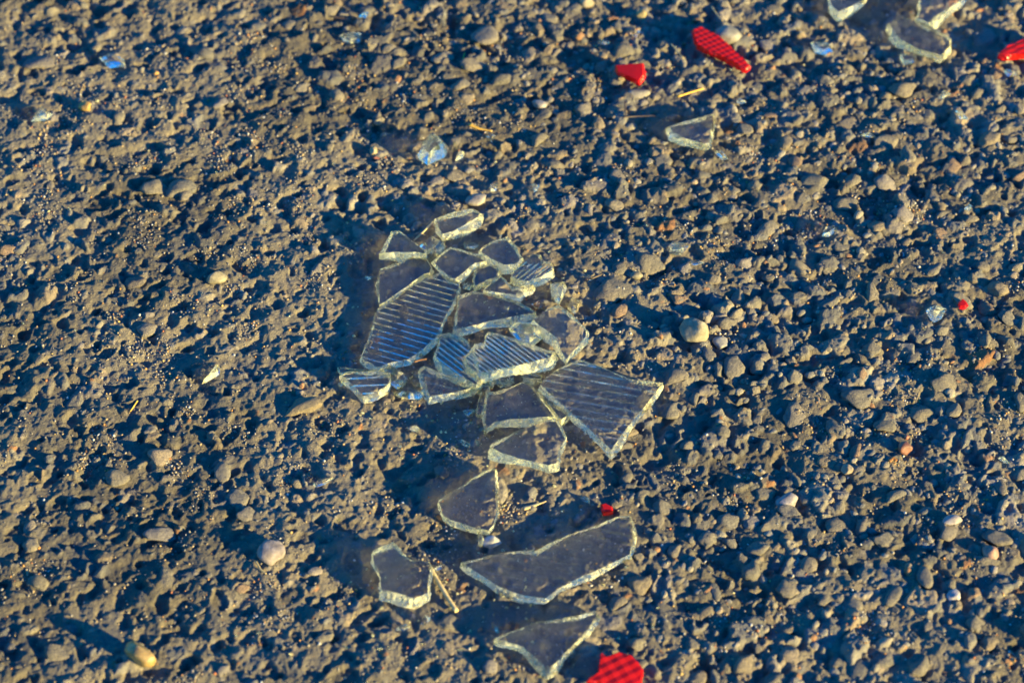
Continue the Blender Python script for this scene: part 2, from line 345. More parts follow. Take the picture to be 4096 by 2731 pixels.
def cloud(name, items, V, F, protos_n, material, parent=None):
    """items: (x, y, z, sx, sy, sz, rot3, colour) -> one joined mesh of little stones"""
    P = [stone_verts(V, 500+k, 0.7, 0.12) for k in range(protos_n)]
    vs, fs, cs = [], [], []; off = 0
    for k, (x, y, z, sx, sy, sz, rz, rx, col) in enumerate(items):
        v = P[k % protos_n]*np.array([sx, sy, sz]); c, s = math.cos(rx), math.sin(rx)
        v = np.stack([v[:, 0], v[:, 1]*c-v[:, 2]*s, v[:, 1]*s+v[:, 2]*c], 1); c, s = math.cos(rz), math.sin(rz)
        v = np.stack([v[:, 0]*c-v[:, 1]*s, v[:, 0]*s+v[:, 1]*c, v[:, 2]], 1)+np.array([x, y, z])
        vs.append(v); fs.append(F+off); off += len(v); cs.append(np.tile(np.array([*col, 1.0]), (len(v), 1)))
    vs = np.concatenate(vs).astype(np.float32); fs = np.concatenate(fs); cs = np.concatenate(cs).astype(np.float32)
    me = bpy.data.meshes.new(name); me.vertices.add(len(vs)); me.vertices.foreach_set('co', vs.ravel())
    me.loops.add(fs.size); me.loops.foreach_set('vertex_index', fs.ravel().astype(np.int32))
    me.polygons.add(len(fs)); me.polygons.foreach_set('loop_start', np.arange(0, fs.size, 3, dtype=np.int32))
    a = me.color_attributes.new('tint', 'FLOAT_COLOR', 'POINT'); a.data.foreach_set('color', cs.ravel())
    me.update(calc_edges=True); me.materials.append(material)
    o = bpy.data.objects.new(name, me); COL.objects.link(o)
    if parent: o.parent = parent
    o['kind'] = 'stuff'; return o
# small stones past the limit: one part of the road
items = []
while len(items) < 1700:
    x, y = rng.uniform(FX0, FX1), rng.uniform(FY0, FY1)
    a = rng.uniform(0.0011, 0.0026)
    if rng.rand() < 0.95*float(left_w(x, y))+0.1: continue
    z = hgt(x, y); b = a*rng.uniform(.6, .9)
    col = PAL[rng.randint(len(PAL))]*rng.uniform(0.8, 1.25)
    if rng.rand() < 0.05: col = np.array([.32, .17, .09])
    items.append((x, y, z-b*0.28, a, b, b*0.7, rng.normal(0.75, 0.8), rng.uniform(-.3, .3), col))
I2V, I2F = ico(2)
cloud('stones', items, I2V, I2F, 12, M_ASPH, road).name = 'small_stones'
# grit in the hollows
GPAL = [(.22, .19, .15), (.16, .15, .15), (.30, .22, .13), (.36, .18, .06), (.30, .11, .05), (.42, .40, .38), (.12, .11, .12), (.26, .23, .2), (.4, .27, .1)]
items = []
cl = [(rng.uniform(FX0, FX1), rng.uniform(FY0, FY1)) for _ in range(260)]
while len(items) < 26000:
    if rng.rand() < 0.55:
        c = cl[rng.randint(len(cl))]; x, y = rng.normal(c[0], 0.0035), rng.normal(c[1], 0.0035)
    else: x, y = rng.uniform(FX0, FX1), rng.uniform(FY0, FY1)
    if not (FX0 < x < FX1 and FY0 < y < FY1): continue
    z = hgt(x, y)
    if z > hmax(x, y, 0.0025, 60)+0.0001 and rng.rand() < 0.8: continue
    a = 0.00022+0.00055*rng.rand()**2.2
    col = GPAL[rng.choice(len(GPAL), p=[.24, .2, .15, .05, .03, .06, .12, .12, .03])]
    items.append((x, y, z+a*0.3, a, a*rng.uniform(.6, 1), a*rng.uniform(.6, 1), rng.uniform(0, 6), rng.uniform(0, 6), col))
g = cloud('grit', items, I1V, I1F, 8, M_GRIT)
tag(g, 'loose sand and fine grit lying in the hollows of the asphalt', 'grit', kind='stuff')

# ------------------------------------------------------------------ things lying on the road
CROPS = {'A': (1300, 780, 2.94), 'B': (1800, 850, 2.6133), 'C': (1300, 1300, 2.94), 'D': (1850, 1300, 2.6133), 'E': (1400, 1830, 3.336),
         'F': (1400, 2100, 3.92), 'G': (1800, 1950, 2.008), 'H': (2000, 2350, 3.36), 'P': (3200, 0, 1.5), 'TL': (0, 0, 2.297),
         'T2': (1024, 0, 2.297), 'T3': (2048, 0, 2.297), 'T4': (3072, 0, 2.297), 'O': (0, 0, 1.0), 'M': (1650, 1300, 2.24), 'N': (1800, 1500, 3.36),
         'K': (1700, 950, 2.24), 'L1': (0, 1365, 2.296), 'R1': (3072, 682, 2.296), 'R2': (3072, 1365, 2.296), 'S': (1024, 2048, 2.296), 'Q': (2400, 1000, 2.94), 'V': (1350, 1400, 2.24)}
def px_of(crop, p):
    ox_, oy_, s_ = CROPS[crop]; return (ox_+p[0]/s_, oy_+p[1]/s_)
def frame(crop, pts, thick, lift, tilt):
    full = [px_of(crop, p) for p in pts]
    mx = sum(p[0] for p in full)/len(full); my = sum(p[1] for p in full)/len(full)
    c = at(mx, my, 0.002); rad = max((at(*p, 0.002)-c).length for p in full)*0.6
    z0 = hmax(c.x, c.y, max(rad, 0.001), 93)+lift
    n = Vector((-tilt[0], -tilt[1], 1)).normalized()
    o = at(mx, my, z0+thick)
    e1 = Vector((1, 0, tilt[0])).normalized(); e2 = n.cross(e1)
    loc = []
    for p in full:
        q = at(*p, plane=(o, n))-o; loc.append((q.dot(e1), q.dot(e2)))
    base = o-n*thick
    M = Matrix((e1, e2, n)).transposed().to_4x4(); M.translation = base
    return loc, M, (o, n, e1, e2)
def densify(loc, step, jag, rs):
    P = [Vector((x, y)) for x, y in loc]
    if sum(P[i-1].x*P[i].y-P[i].x*P[i-1].y for i in range(len(P))) < 0: P.reverse()
    out = []
    for i in range(len(P)):
        a, b = P[i], P[(i+1) % len(P)]; d = b-a; n = max(1, int(d.length/step)); nrm = Vector((d.y, -d.x)).normalized()
        bow = rs.uniform(-.02, .02)*d.length
        for k in range(n):
            t = k/n; w = math.sin(math.pi*t); out.append(a+d*t+nrm*(bow*w+(rs.normal()*jag if 0 < k < n else 0)))
    return out
def shard(crop, pts, label, group=None, thick=0.0035, lift=0.0, tilt=(0, 0), rib=None, ribz=0.00035, bevel=0.0006, seed=0, red=False, step=0.0009, jag=0.00005, name='glass_shard', cat='glass shard', mats=None):
    rs = np.random.RandomState(seed*7+3)
    tilt = (tilt[0]+rs.uniform(-.035, .035), tilt[1]+rs.uniform(-.035, .045))
    loc, M, fr = frame(crop, pts, thick, lift, tilt)
    P = densify(loc, step, jag, rs); n = len(P)
    nrm = []
    for i in range(n):
        t = P[(i+1) % n]-P[i-1]; t = t.normalized() if t.length > 0 else Vector((1, 0)); nrm.append(Vector((t.y, -t.x)))
    ph = rs.uniform(0, 6, 4); L = 5
    wob = [0.6*math.sin(i*0.21+ph[0])+0.5*math.sin(i*0.083+ph[1]) for i in range(n)]
    bm = bmesh.new(); rings = []
    for l in range(L):
        t = l/(L-1)      # 0 top ... 1 bottom
        ring = []
        for i in range(n):
            off = bevel*t*(0.5+1.15*wob[i])
            if 0 < l < L-1: off += rs.normal()*0.0002+0.0004*math.sin(i*0.33+ph[2]+t*2.2)+0.00025*math.sin(math.pi*t)
            if l == 0: off -= 0.00012
            q = P[i]+nrm[i]*off; z = thick*(1-t)+(rs.normal()*0.00005 if 0 < l < L-1 else 0)
            ring.append(bm.verts.new((q.x, q.y, z)))
        rings.append(ring)
    for l in range(L-1):
        for i in range(n):
            j = (i+1) % n; a, b, c, d = rings[l][i], rings[l+1][i], rings[l+1][j], rings[l][j]
            for tri in ((a, b, c), (a, c, d)) if (i+l) % 2 else ((a, b, d), (b, c, d)):
                f = bm.faces.new(tri); f.material_index = 1
    top = bm.faces.new(rings[0]); bot = bm.faces.new(list(reversed(rings[-1])))
    bm.normal_update()
    if rib:
        target, zz, sgn = (top, thick, 1) if red else (bot, 0.0, 1)
        o, nn, e1, e2 = fr
        dirs = rib if isinstance(rib[0], (tuple, list)) and isinstance(rib[0][0], (tuple, list)) else [rib]
        lay = {}
        fs = [target]; ns = []
        for (a, b, sp, *am) in dirs:
            pa, pb = at(*px_of(crop, a), plane=(o, nn))-o, at(*px_of(crop, b), plane=(o, nn))-o
            d = Vector((pb.dot(e1)-pa.dot(e1), pb.dot(e2)-pa.dot(e2))).normalized(); m_ = Vector((-d.y, d.x)); am = am[0] if am else 1.0; ns.append((m_, sp, am))
            lo = min(p.dot(m_) for p in P)-0.001; hi = max(p.dot(m_) for p in P)+0.001
            sub = (4 if am == 1.0 else 2) if not red else 2
            k = math.floor(lo/(sp/sub))
            while k*sp/sub < hi:
                v = m_*(k*sp/sub)
                g = bmesh.ops.bisect_plane(bm, geom=fs+list({e for f in fs for e in f.edges})+list({w for f in fs for w in f.verts}), dist=1e-7, plane_co=(v.x, v.y, zz), plane_no=(m_.x, m_.y, 0))
                fs = [x for x in g['geom'] if isinstance(x, bmesh.types.BMFace)]
                k += 1
        bmesh.ops.triangulate(bm, faces=[f for f in bm.faces if len(f.verts) > 4 and f.material_index == 1])
        vv = {w for f in fs for w in f.verts}
        for w in vv:
            h = 0
            for (m_, sp, am) in ns:
                u = (Vector((w.co.x, w.co.y)).dot(m_)/sp) % 1.0
                h += am*((1-(2*u-1)**2) if not red else (1-abs(2*u-1)))
            w.co.z += ribz*h
        if red: bmesh.ops.triangulate(bm, faces=fs)
    me = bpy.data.meshes.new(name); bm.to_mesh(me); bm.free()
    for m in (mats or ((M_RED, M_RED) if red else (M_GLASS, M_EDGE))): me.materials.append(m)
    o_ = bpy.data.objects.new(name, me); COL.objects.link(o_); o_.matrix_world = M
    tag(o_, label, cat, group); return o_
def chunk(crop, pts, label, group=None, thick=0.0035, lift=0.0, seed=0, flat=0.6, name='glass_chunk', cat='glass chunk', mats=None, edgy=0.4, tilt=(0, 0), smooth=False):
    """a crumb of glass: hull of its outline and a broken, faceted top"""
    rs = np.random.RandomState(seed*13+1)
    loc, M, fr = frame(crop, pts, thick*0.5, lift, tilt)
    bm = bmesh.new(); cx = sum(p[0] for p in loc)/len(loc); cyy = sum(p[1] for p in loc)/len(loc)
    for (x, y) in loc:
        bm.verts.new((x, y, rs.uniform(0.15, 0.6)*thick)); f = rs.uniform(0.75, 0.95)
        bm.verts.new((cx+(x-cx)*f, cyy+(y-cyy)*f, rs.uniform(-0.1, 0.1)*thick))
        f = rs.uniform(flat*0.7, min(0.95, flat*1.25)); bm.verts.new((cx+(x-cx)*f, cyy+(y-cyy)*f, thick*rs.uniform(0.75, 1.05)))
    for k in range(4):
        f = rs.uniform(0.1, 0.5); p = loc[rs.randint(len(loc))]; bm.verts.new((cx+(p[0]-cx)*f, cyy+(p[1]-cyy)*f, thick*rs.uniform(0.9, 1.15)))
    g = bmesh.ops.convex_hull(bm, input=bm.verts); bmesh.ops.delete(bm, geom=[v for v in bm.verts if not v.link_faces], context='VERTS')
    if smooth: bmesh.ops.subdivide_edges(bm, edges=bm.edges, cuts=1, smooth=0.6, use_grid_fill=True)
    for f in bm.faces: f.material_index = 1 if rs.rand() < edgy else 0
    me = bpy.data.meshes.new(name); bm.to_mesh(me); bm.free()
    for m in (mats or (M_GLASS, M_EDGE)): me.materials.append(m)
    if smooth: me.polygons.foreach_set('use_smooth', [True]*len(me.polygons))
    o_ = bpy.data.objects.new(name, me); COL.objects.link(o_); o_.matrix_world = M
    tag(o_, label, cat, group); return o_
PILE = 'clear glass shards in the main pile'; LOOSE = 'loose glass shards around the pile'; FLAKES = 'small glass flakes on the asphalt'
# --- main pile
shard('A', [(509*2.94*0+615, 1335), (862, 1185), (1000, 1088), (1200, 968), (1330, 914), (1561, 1011), (1590, 1050), (1470, 1338), (1355, 1567), (1294, 1681), (1147, 1823), (979, 1934), (759, 1976), (620, 2029), (456, 1940), (429, 1882), (500, 1705), (570, 1529)],
      'largest clear ribbed shard, at the west side of the pile, rounded lower corner', PILE, seed=1, lift=-0.0002, rib=((430, 1700), (1070, 1880), 0.0030), tilt=(0.0, 0.01))
shard('A', [(648, 866), (860, 795), (1020, 722), (1185, 737), (1250, 860), (1228, 915), (1165, 930), (1000, 1055), (815, 1180), (640, 1300), (628, 1100)],
      'clear four-sided shard between the largest ribbed shard and the corner triangle', PILE, seed=2, lift=0.0001)
shard('A', [(636, 690), (785, 428), (870, 425), (1010, 530), (1165, 640), (1172, 690), (1060, 672), (850, 672)],
      'clear triangular shard with a thick pale lower edge at the top corner of the pile', PILE, seed=3, lift=0.0015, tilt=(0.05, 0.08), thick=0.0045, bevel=0.0013)
shard('B', [(75, 872), (230, 818), (500, 860), (720, 930), (850, 1000), (905, 1045), (640, 1092), (380, 1145), (112, 1212), (72, 1222)],
      'clear shard with long yellow lower edge, east of the largest ribbed one', PILE, seed=4, bevel=0.0012, thick=0.0042, rib=((100, 960), (700, 1060), 0.0048), ribz=0.00030)
chunk('A', [(1115, 570), (1230, 475), (1310, 480), (1400, 560), (1440, 610), (1310, 740), (1260, 780), (1180, 700)],
      'knobbly clear chunk in the top row of the pile, next to the straw tip', PILE, seed=5, thick=0.005)
shard('A', [(1268, 775), (1480, 602), (1600, 640), (1890, 715), (1905, 780), (1770, 800), (1730, 822), (1535, 985), (1470, 975), (1350, 872)],
      'clear shard with ripple marks and a raised rim in the top row', PILE, seed=6, lift=0.0018, tilt=(-0.04, 0.03))
shard('B', [(322, 372), (450, 292), (600, 248), (690, 340), (738, 450), (765, 470), (730, 498), (690, 540), (560, 545), (425, 480), (330, 425)],
      'clear kite-shaped shard at the north-east end of the pile, yellow upper edge', PILE, seed=7, thick=0.0045, bevel=0.0010, lift=0.0006)
shard('B', [(640, 660), (700, 560), (860, 432), (940, 435), (968, 500), (1060, 520), (1085, 600), (960, 668), (800, 720), (700, 698)],
      'milky ridged shard with a jagged tip under the kite-shaped one', PILE, seed=8, thick=0.004, tilt=(0.05, -0.12), bevel=0.0012, rib=((700, 640), (900, 480), 0.0022), ribz=0.0004)
shard('B', [(238, 690), (282, 562), (400, 548), (498, 548), (515, 600), (478, 672), (380, 708), (245, 780)],
      'small clear fan-shaped shard with a scooped face in the upper middle of the pile', PILE, seed=9, thick=0.003, lift=0.0008, bevel=0.0009)
shard('B', [(350, 800), (520, 652), (560, 690), (655, 775), (870, 752), (845, 780), (740, 800), (690, 862), (540, 842), (352, 815)],
      'clear triangular shard with a broad frosted lower edge above the yellow-edged one', PILE, seed=10, lift=0.0022, tilt=(0.02, 0.05), bevel=0.0012)
chunk('B', [(1045, 720), (1200, 715), (1225, 790), (1180, 860), (1145, 945), (1060, 870)], 'bright wedge of glass with its point down, at the east end of the pile', PILE, seed=11, thick=0.0045)
chunk('B', [(1225, 990), (1270, 885), (1360, 930), (1310, 1040)], 'tiny glass cube beside an orange crumb above the ridged diamond shard', PILE, seed=12, thick=0.0035, flat=0.9)
shard('B', [(865, 1120), (1010, 1012), (1130, 962), (1215, 1012), (1345, 1130), (1425, 1230), (1420, 1300), (1330, 1410), (1215, 1535), (1155, 1440), (1112, 1305), (960, 1200)],
      'diamond-shaped shard with upright flutes and thick yellow sides at the east of the pile', PILE, seed=13, lift=0.0015, bevel=0.0012, thick=0.0045, rib=((1130, 1100), (1150, 1450), 0.0036), ribz=0.0003)
chunk('B', [(615, 1210), (700, 1140), (860, 1180), (965, 1240), (960, 1310), (840, 1370), (760, 1350), (700, 1270)], 'crumpled yellowish chunk of glass left of the ridged diamond shard', PILE, seed=14, thick=0.006, lift=0.001)
shard('D', [(25, 340), (130, 192), (225, 182), (262, 72), (380, 90), (560, 140), (860, 250), (968, 272), (905, 345), (640, 408), (370, 468), (190, 505), (60, 438)],
      'heavily fluted shard with a scalloped yellow edge in the centre of the pile', PILE, seed=15, lift=0.0030, thick=0.005, bevel=0.0013, rib=((300, 110), (600, 330), 0.0019), ribz=0.0006, tilt=(0.0, -0.05))
shard('C', [(1335, 112), (1460, 88), (1620, 140), (1690, 190), (1720, 300), (1760, 470), (1840, 640), (1775, 700), (1600, 610), (1430, 490), (1312, 395), (1292, 330), (1335, 200)],
      'long curved ridged shard leaning against the fluted centre piece', PILE, seed=16, lift=0.0016, thick=0.0045, bevel=0.0014, tilt=(0.03, -0.1), rib=((1340, 250), (1700, 520), 0.0022), ribz=0.0005)
shard('C', [(1112, 500), (1170, 472), (1400, 570), (1640, 665), (1770, 712), (1690, 750), (1480, 800), (1232, 840), (1180, 700)],
      'clear stepped triangular shard with a sky-blue lower edge under the pile', PILE, seed=17, lift=0.0012, thick=0.0042, bevel=0.0011, rib=((1180, 590), (1600, 690), 0.0032), ribz=0.0003)
shard('C', [(182, 575), (330, 542), (600, 537), (775, 562), (770, 640), (735, 712), (600, 790), (452, 838), (330, 715)],
      'striped blue-white triangular shard at the south-west tip of the pile', PILE, seed=18, thick=0.0042, bevel=0.0009, tilt=(0.02, 0.10), rib=((250, 620), (700, 600), 0.0036), ribz=0.0005)
shard('C', [(152, 490), (330, 508), (640, 528), (560, 536), (330, 540), (186, 568)], 'thin brownish glass sliver lying along the top of the striped triangular shard', PILE, seed=19, thick=0.0016, bevel=0.0003)
chunk('C', [(640, 520), (760, 460), (860, 520), (980, 600), (960, 660), (850, 730), (790, 680), (780, 580)], 'cloudy rounded glass chunk between the largest shard and the striped one', PILE, seed=20, thick=0.005, edgy=0.25)
chunk('C', [(805, 790), (930, 690), (1110, 740), (1175, 800), (1120, 860), (1000, 855), (840, 820)], 'yellow-tinged boat-shaped glass chunk at the lower rim of the pile', PILE, seed=21, thick=0.0035)
chunk('C', [(985, 590), (1080, 565), (1150, 640), (1150, 710), (1060, 680)], 'small clear chunk just above the yellow-tinged boat-shaped one', PILE, seed=22, thick=0.003, edgy=0.2)
shard('D', [(812, 617), (872, 543), (1062, 423), (1237, 355), (1295, 376), (1550, 482), (1800, 572), (2100, 600), (1985, 750), (1795, 985), (1556, 1310), (1382, 1145), (1122, 903), (932, 740)],
      'big flat shard with brick-like stepped ribs and a yellow side, south-east of the pile', PILE, seed=23, lift=0.0008, thick=0.0042, bevel=0.0009, rib=[((1050, 480), (1900, 630), 0.0036), ((1300, 400), (1250, 800), 0.0017, 0.22)], ribz=0.00035, tilt=(0.0, 0.015))
shard('D', [(252, 697), (360, 692), (500, 642), (622, 594), (712, 642), (900, 858), (985, 955), (700, 972), (500, 985), (332, 1018), (228, 1110), (242, 880)],
      'clear five-sided window-like shard below the pile with a glittering lower edge', PILE, seed=24, lift=0.0010, thick=0.0045, bevel=0.0014, tilt=(0.0, 0.02))
shard('D', [(728, 648), (862, 772), (1105, 905), (1098, 945), (1035, 990), (905, 835)], 'narrow pale sliver squeezed between the window-like shard and the brick-ribbed one', PILE, seed=25, thick=0.0035, bevel=0.0008)
shard('D', [(285, 1255), (400, 1192), (640, 1084), (870, 994), (975, 970), (1045, 1060), (1092, 1170), (1012, 1290), (985, 1440), (900, 1465), (780, 1440), (600, 1395), (400, 1330), (305, 1285)],
      'hazy rounded shard with a blazing white lower edge, lowest piece of the pile', PILE, seed=26, lift=0.0022, thick=0.005, bevel=0.0013, tilt=(0.03, 0.04))
shard('N', [(430, 130), (500, 120), (500, 200), (470, 480), (380, 540), (355, 500), (395, 300)], 'upright clear splinter standing at the side of the window-like shard', PILE, seed=27, thick=0.003, tilt=(0.15, 0.0))
chunk('N', [(170, 480), (300, 450), (340, 470), (230, 560)], 'small blue-glinting flake below the stepped triangular shard', PILE, seed=28, thick=0.0015)
shard('M', [(985, 430), (1060, 425), (1145, 440), (1148, 480), (1060, 490), (1000, 480)], 'tiny ridged bar of glass under the scalloped edge of the fluted piece', PILE, seed=29, thick=0.0024, rib=((985, 440), (1140, 460), 0.0018), ribz=0.0003)
for k, (c_, pts, lab) in enumerate([
    ('M', [(610, 430), (700, 440), (760, 480), (720, 560), (640, 540)], 'clear splintery chunk just below the tip of the long curved shard'),
    ('M', [(700, 470), (860, 440), (910, 480), (900, 530), (780, 560)], 'jagged chunk with a dark hollow under the fluted centre piece'),
    ('M', [(860, 430), (905, 430), (915, 520), (870, 530)], 'small upright glint of glass at the end of the jagged chunk'),
    ('K', [(330, 390), (400, 390), (440, 430), (400, 470), (340, 450)], 'frosted pebble-like glass crumb beside the small fan-shaped shard'),
    ('K', [(955, 590), (1010, 570), (1080, 580), (1060, 620), (990, 630)], 'blue-white glass crumb in the dark gap east of the frosted-edged shard'),
    ('K', [(345, 40), (440, 40), (490, 70), (450, 100), (360, 95)], 'steel-blue flake in shade above the ripple-marked shard'),
    ('K', [(705, 615), (760, 620), (745, 655), (715, 640)], 'tiny white chip lying on the yellow-edged shard'),
    ('V', [(620, 690), (700, 665), (735, 700), (730, 735), (660, 720)], 'bright flake on the road below the boat-shaped chunk'),
    ('V', [(1065, 795), (1110, 785), (1195, 840), (1180, 875), (1110, 840)], 'pointed pale flake below the stepped triangular shard'),
    ('V', [(0, 300), (50, 285), (60, 300), (20, 330)], 'light blue flake left of the striped triangular shard'),
    ('C', [(450, 960), (560, 950), (555, 985), (480, 990)], 'narrow white chip in the shade left of the largest ribbed shard'),
    ]):
    if lab.startswith('narrow white'): c_, pts = 'A', [(455, 955), (530, 960), (555, 975), (500, 990)]
    chunk(c_, pts, lab, PILE, seed=40+k, thick=0.0022 if k < 5 else 0.0012, lift=0.0035 if 'lying on' in lab else 0.0)
# --- loose shards
shard('A', [(1305, 275), (1450, 212), (1600, 180), (1740, 158), (1825, 215), (1795, 262), (1640, 355), (1500, 430), (1385, 462), (1325, 370)],
      'milky curved shard with a sky-white front edge lying north of the pile', LOOSE, seed=50, thick=0.0045, lift=0.001, tilt=(0.05, 0.16), bevel=0.0016)
shard('E', [(1178, 582), (1400, 432), (1650, 262), (1895, 135), (1938, 150), (1945, 400), (1955, 750), (1925, 890), (1850, 970), (1700, 945), (1500, 885), (1335, 832), (1232, 765)],
      'clear shard with a row of short white notches on its upper edge', LOOSE, seed=51, thick=0.0036, bevel=0.0007, tilt=(0.0, 0.02))
shard('E', [(1702, 930), (1728, 912), (1760, 1070), (1742, 1165), (1725, 1080)], 'needle-thin splinter at the foot of the notched shard', LOOSE, seed=52, thick=0.0014, bevel=0.0002, lift=0.0010)
shard('F', [(348, 402), (480, 328), (690, 255), (755, 330), (868, 482), (960, 542), (1240, 562), (1260, 680), (1225, 950), (1225, 1060), (1020, 1150), (860, 1100), (640, 1040), (495, 1030), (445, 760), (362, 560)],
      'blocky clear shard with golden glowing rims and a notch, next to a straw', LOOSE, seed=53, thick=0.0045, lift=0.0008, bevel=0.0014, rib=((470, 640), (1080, 500), 0.0040), ribz=0.00030, tilt=(0, 0.03))
shard('G', [(84, 597), (300, 552), (540, 507), (700, 502), (800, 442), (960, 377), (1200, 292), (1370, 224), (1440, 224), (1466, 290), (1468, 450), (1445, 535), (1250, 632), (1060, 712), (880, 808), (765, 890), (580, 865), (400, 798), (252, 708), (152, 642)],
      'long boomerang-shaped shard with faint ribs near the bottom of the road view', LOOSE, seed=54, thick=0.0036, bevel=0.0009, rib=((500, 560), (1100, 700), 0.0036), ribz=0.00030)
shard('G', [(366, 1215), (440, 1177), (700, 1082), (860, 1052), (1168, 987), (1190, 1020), (1112, 1140), (972, 1285), (855, 1405), (785, 1460), (705, 1385), (585, 1280), (462, 1240)],
      'arrowhead shard with a sparkling jagged side just above the red ridged piece', LOOSE, seed=55, thick=0.0038, bevel=0.0010, jag=0.00012)
shard('T3', [(1442, 1165), (1600, 1112), (1845, 1044), (1855, 1120), (1830, 1200), (1812, 1310), (1775, 1325), (1700, 1305), (1560, 1265), (1472, 1215)],
      'triangular clear shard with a bright rim lying alone below the yellow straw', LOOSE, seed=56, thick=0.0036, bevel=0.0012)
shard('P', [(532, 142), (600, 112), (700, 120), (770, 148), (900, 228), (900, 280), (848, 335), (720, 300), (600, 235), (562, 190)],
      'broad pale shard with a sky-blue front edge in the upper east corner', LOOSE, seed=57, thick=0.0045, bevel=0.0014, tilt=(-0.02, 0.08))
shard('P', [(725, -60), (1000, -60), (970, 0), (860, 72), (772, 142), (700, 105), (722, 20)],
      'blurred shard with a slanting long edge, cut by the top of the view', LOOSE, seed=58, thick=0.0045, bevel=0.0014, lift=0.001)
shard('P', [(182, 30), (182, -50), (420, -50), (388, 0), (300, 45), (232, 72)], 'shard with a glittering white corner at the far edge, west of the pale one', LOOSE, seed=59, thick=0.0045, bevel=0.0013)
chunk('T2', [(1480, 1420), (1530, 1310), (1600, 1250), (1670, 1250), (1770, 1350), (1740, 1400), (1570, 1490)], 'smooth milky glass lump with two lobes standing north of the pile', LOOSE, seed=60, thick=0.007, edgy=0.35)
fl = [('TL', [(905, 520), (1000, 478), (1140, 550), (1150, 600), (1000, 605)], 'brilliant white glass flake near the upper west corner', .003),
      ('TL', [(280, 1110), (380, 960), (480, 1040), (430, 1092)], 'pale three-cornered flake left of the amber pebble', .003),
      ('T2', [(1830, 1470), (1850, 1400), (1920, 1390), (1900, 1450)], 'bright small flake right of the milky lump', .003),
      ('T2', [(1800, 1300), (1840, 1290), (1850, 1370), (1815, 1370)], 'slim flake close to the milky lump', .002),
      ('T2', [(2095, 1270), (2130, 1225), (2200, 1240), (2170, 1300)], 'square glinting flake below the yellow husk', .002),
      ('T2', [(765, 330), (820, 310), (965, 310), (960, 380), (870, 390), (800, 370)], 'flat blue-white flake far back beside a tan stone', .0025),
      ('T2', [(945, 150), (990, 115), (1040, 120), (1010, 155)], 'lilac fleck far back above the flat blue-white flake', .0015),
      ('T3', [(780, 380), (840, 370), (910, 390), (850, 410)], 'bluish fleck above the small red wedge', .0015),
      ('T3', [(1080, 310), (1120, 275), (1180, 290), (1140, 335)], 'whitish fleck between the two red pieces and the stones behind', .002),
      ('T3', [(2060, 930), (2090, 900), (2155, 940), (2100, 950)], 'white glint of glass east of the yellow straw', .0018),
      ('T3', [(1860, 1390), (1920, 1385), (1990, 1460), (1930, 1460)], 'small blue splinter below the lone triangular shard', .0018),
      ('T4', [(390, 400), (430, 380), (480, 430), (590, 420), (600, 460), (530, 490), (420, 470)], 'elongated blue-white flake in the upper east part', .003),
      ('T4', [(450, 200), (480, 170), (522, 200), (500, 232)], 'small white cube of glass below the far glittering corner', .002),
      ('T4', [(1200, 490), (1240, 500), (1370, 510), (1350, 570), (1240, 590)], 'dull blue flake in the shade of the pale shard', .002),
      ('T4', [(1570, 890), (1620, 820), (1680, 860), (1600, 905)], 'flake with one yellow glint among the eastern stones', .002),
      ('T4', [(2165, 650), (2200, 640), (2300, 665), (2290, 700), (2200, 690)], 'flat chip below the red piece at the east edge', .002),
      ('T4', [(850, 1235), (930, 1220), (990, 1250), (900, 1256)], 'slender white sliver on the eastern stones', .0015),
      ('T4', [(1720, 1020), (1780, 1020), (1840, 1090), (1760, 1085)], 'frosted pale chip halfway down the east side', .002),
      ('O', [(2668, 1000), (2690, 965), (2715, 990), (2740, 972), (2756, 985), (2725, 1020), (2690, 1015)], 'butterfly-shaped pair of joined flakes above the angular rock', .002),
      ('O', [(2340, 1110), (2360, 1100), (2374, 1115), (2345, 1126)], 'white chip beside the rust-coloured crumb east of the pile', .0018),
      ('R1', [(1450, 1280), (1540, 1240), (1640, 1270), (1600, 1340), (1530, 1372), (1490, 1340)], 'thick grey-white glass crumb on the far east side', .004),
      ('R1', [(490, 600), (520, 530), (600, 500), (635, 540), (560, 600)], 'blue-grey flat flake propped against a stone above the angular rock', .0022),
      ('R1', [(1800, 350), (1840, 310), (1880, 325), (1850, 362)], 'tiny clear crumb on a stone near the east edge', .002),
      ('L1', [(1850, 390), (1900, 310), (2000, 200), (2022, 240), (2010, 300), (1930, 330)], 'long curved white sliver west of the striped shard', .0022),
      ('O', [(1252, 1935), (1280, 1912), (1342, 1908), (1300, 1935), (1262, 1945)], 'flat white fleck on the dark ground below the pile', .0014),
      ('F', [(1290, 700), (1360, 650), (1480, 605), (1440, 660), (1340, 700)], 'pale blue splinter beside the head of the straw', .0014),
      ('F', [(1130, 1560), (1120, 1480), (1190, 1410), (1270, 1450), (1200, 1520)], 'flake with an orange and a lilac side below the blocky shard', .0024),
      ('S', [(1285, 1075), (1300, 1040), (1390, 1025), (1420, 1050), (1360, 1078)], 'oval clear flake low in front of the blocky shard', .0018),
      ('O', [(3990, 1830), (4012, 1820), (4040, 1850), (4020, 1850)], 'thin bright sliver near the east edge below the red stone', .0014),
      ('O', [(2128, 735), (2160, 740), (2150, 760), (2135, 765)], 'small upright flake above the kite-shaped shard', .0018),
      ('O', [(1958, 742), (1990, 735), (1985, 760), (1962, 764)], 'dim clear fleck north of the milky curved shard', .0015),
      ('G', [(1030, 55), (1120, 90), (1125, 118), (1070, 95)], 'thin clear fleck above the small red crumb', .0015),
      ('G', [(340, 1100), (380, 1110), (390, 1165), (355, 1140)], 'tiny hooked flake at the tip of the arrowhead shard', .0015),
      ('O', [(2740, 1050), (2790, 1040), (2820, 1050), (2780, 1060)], 'faint bluish sliver above the twin gravel grains', .0012)]
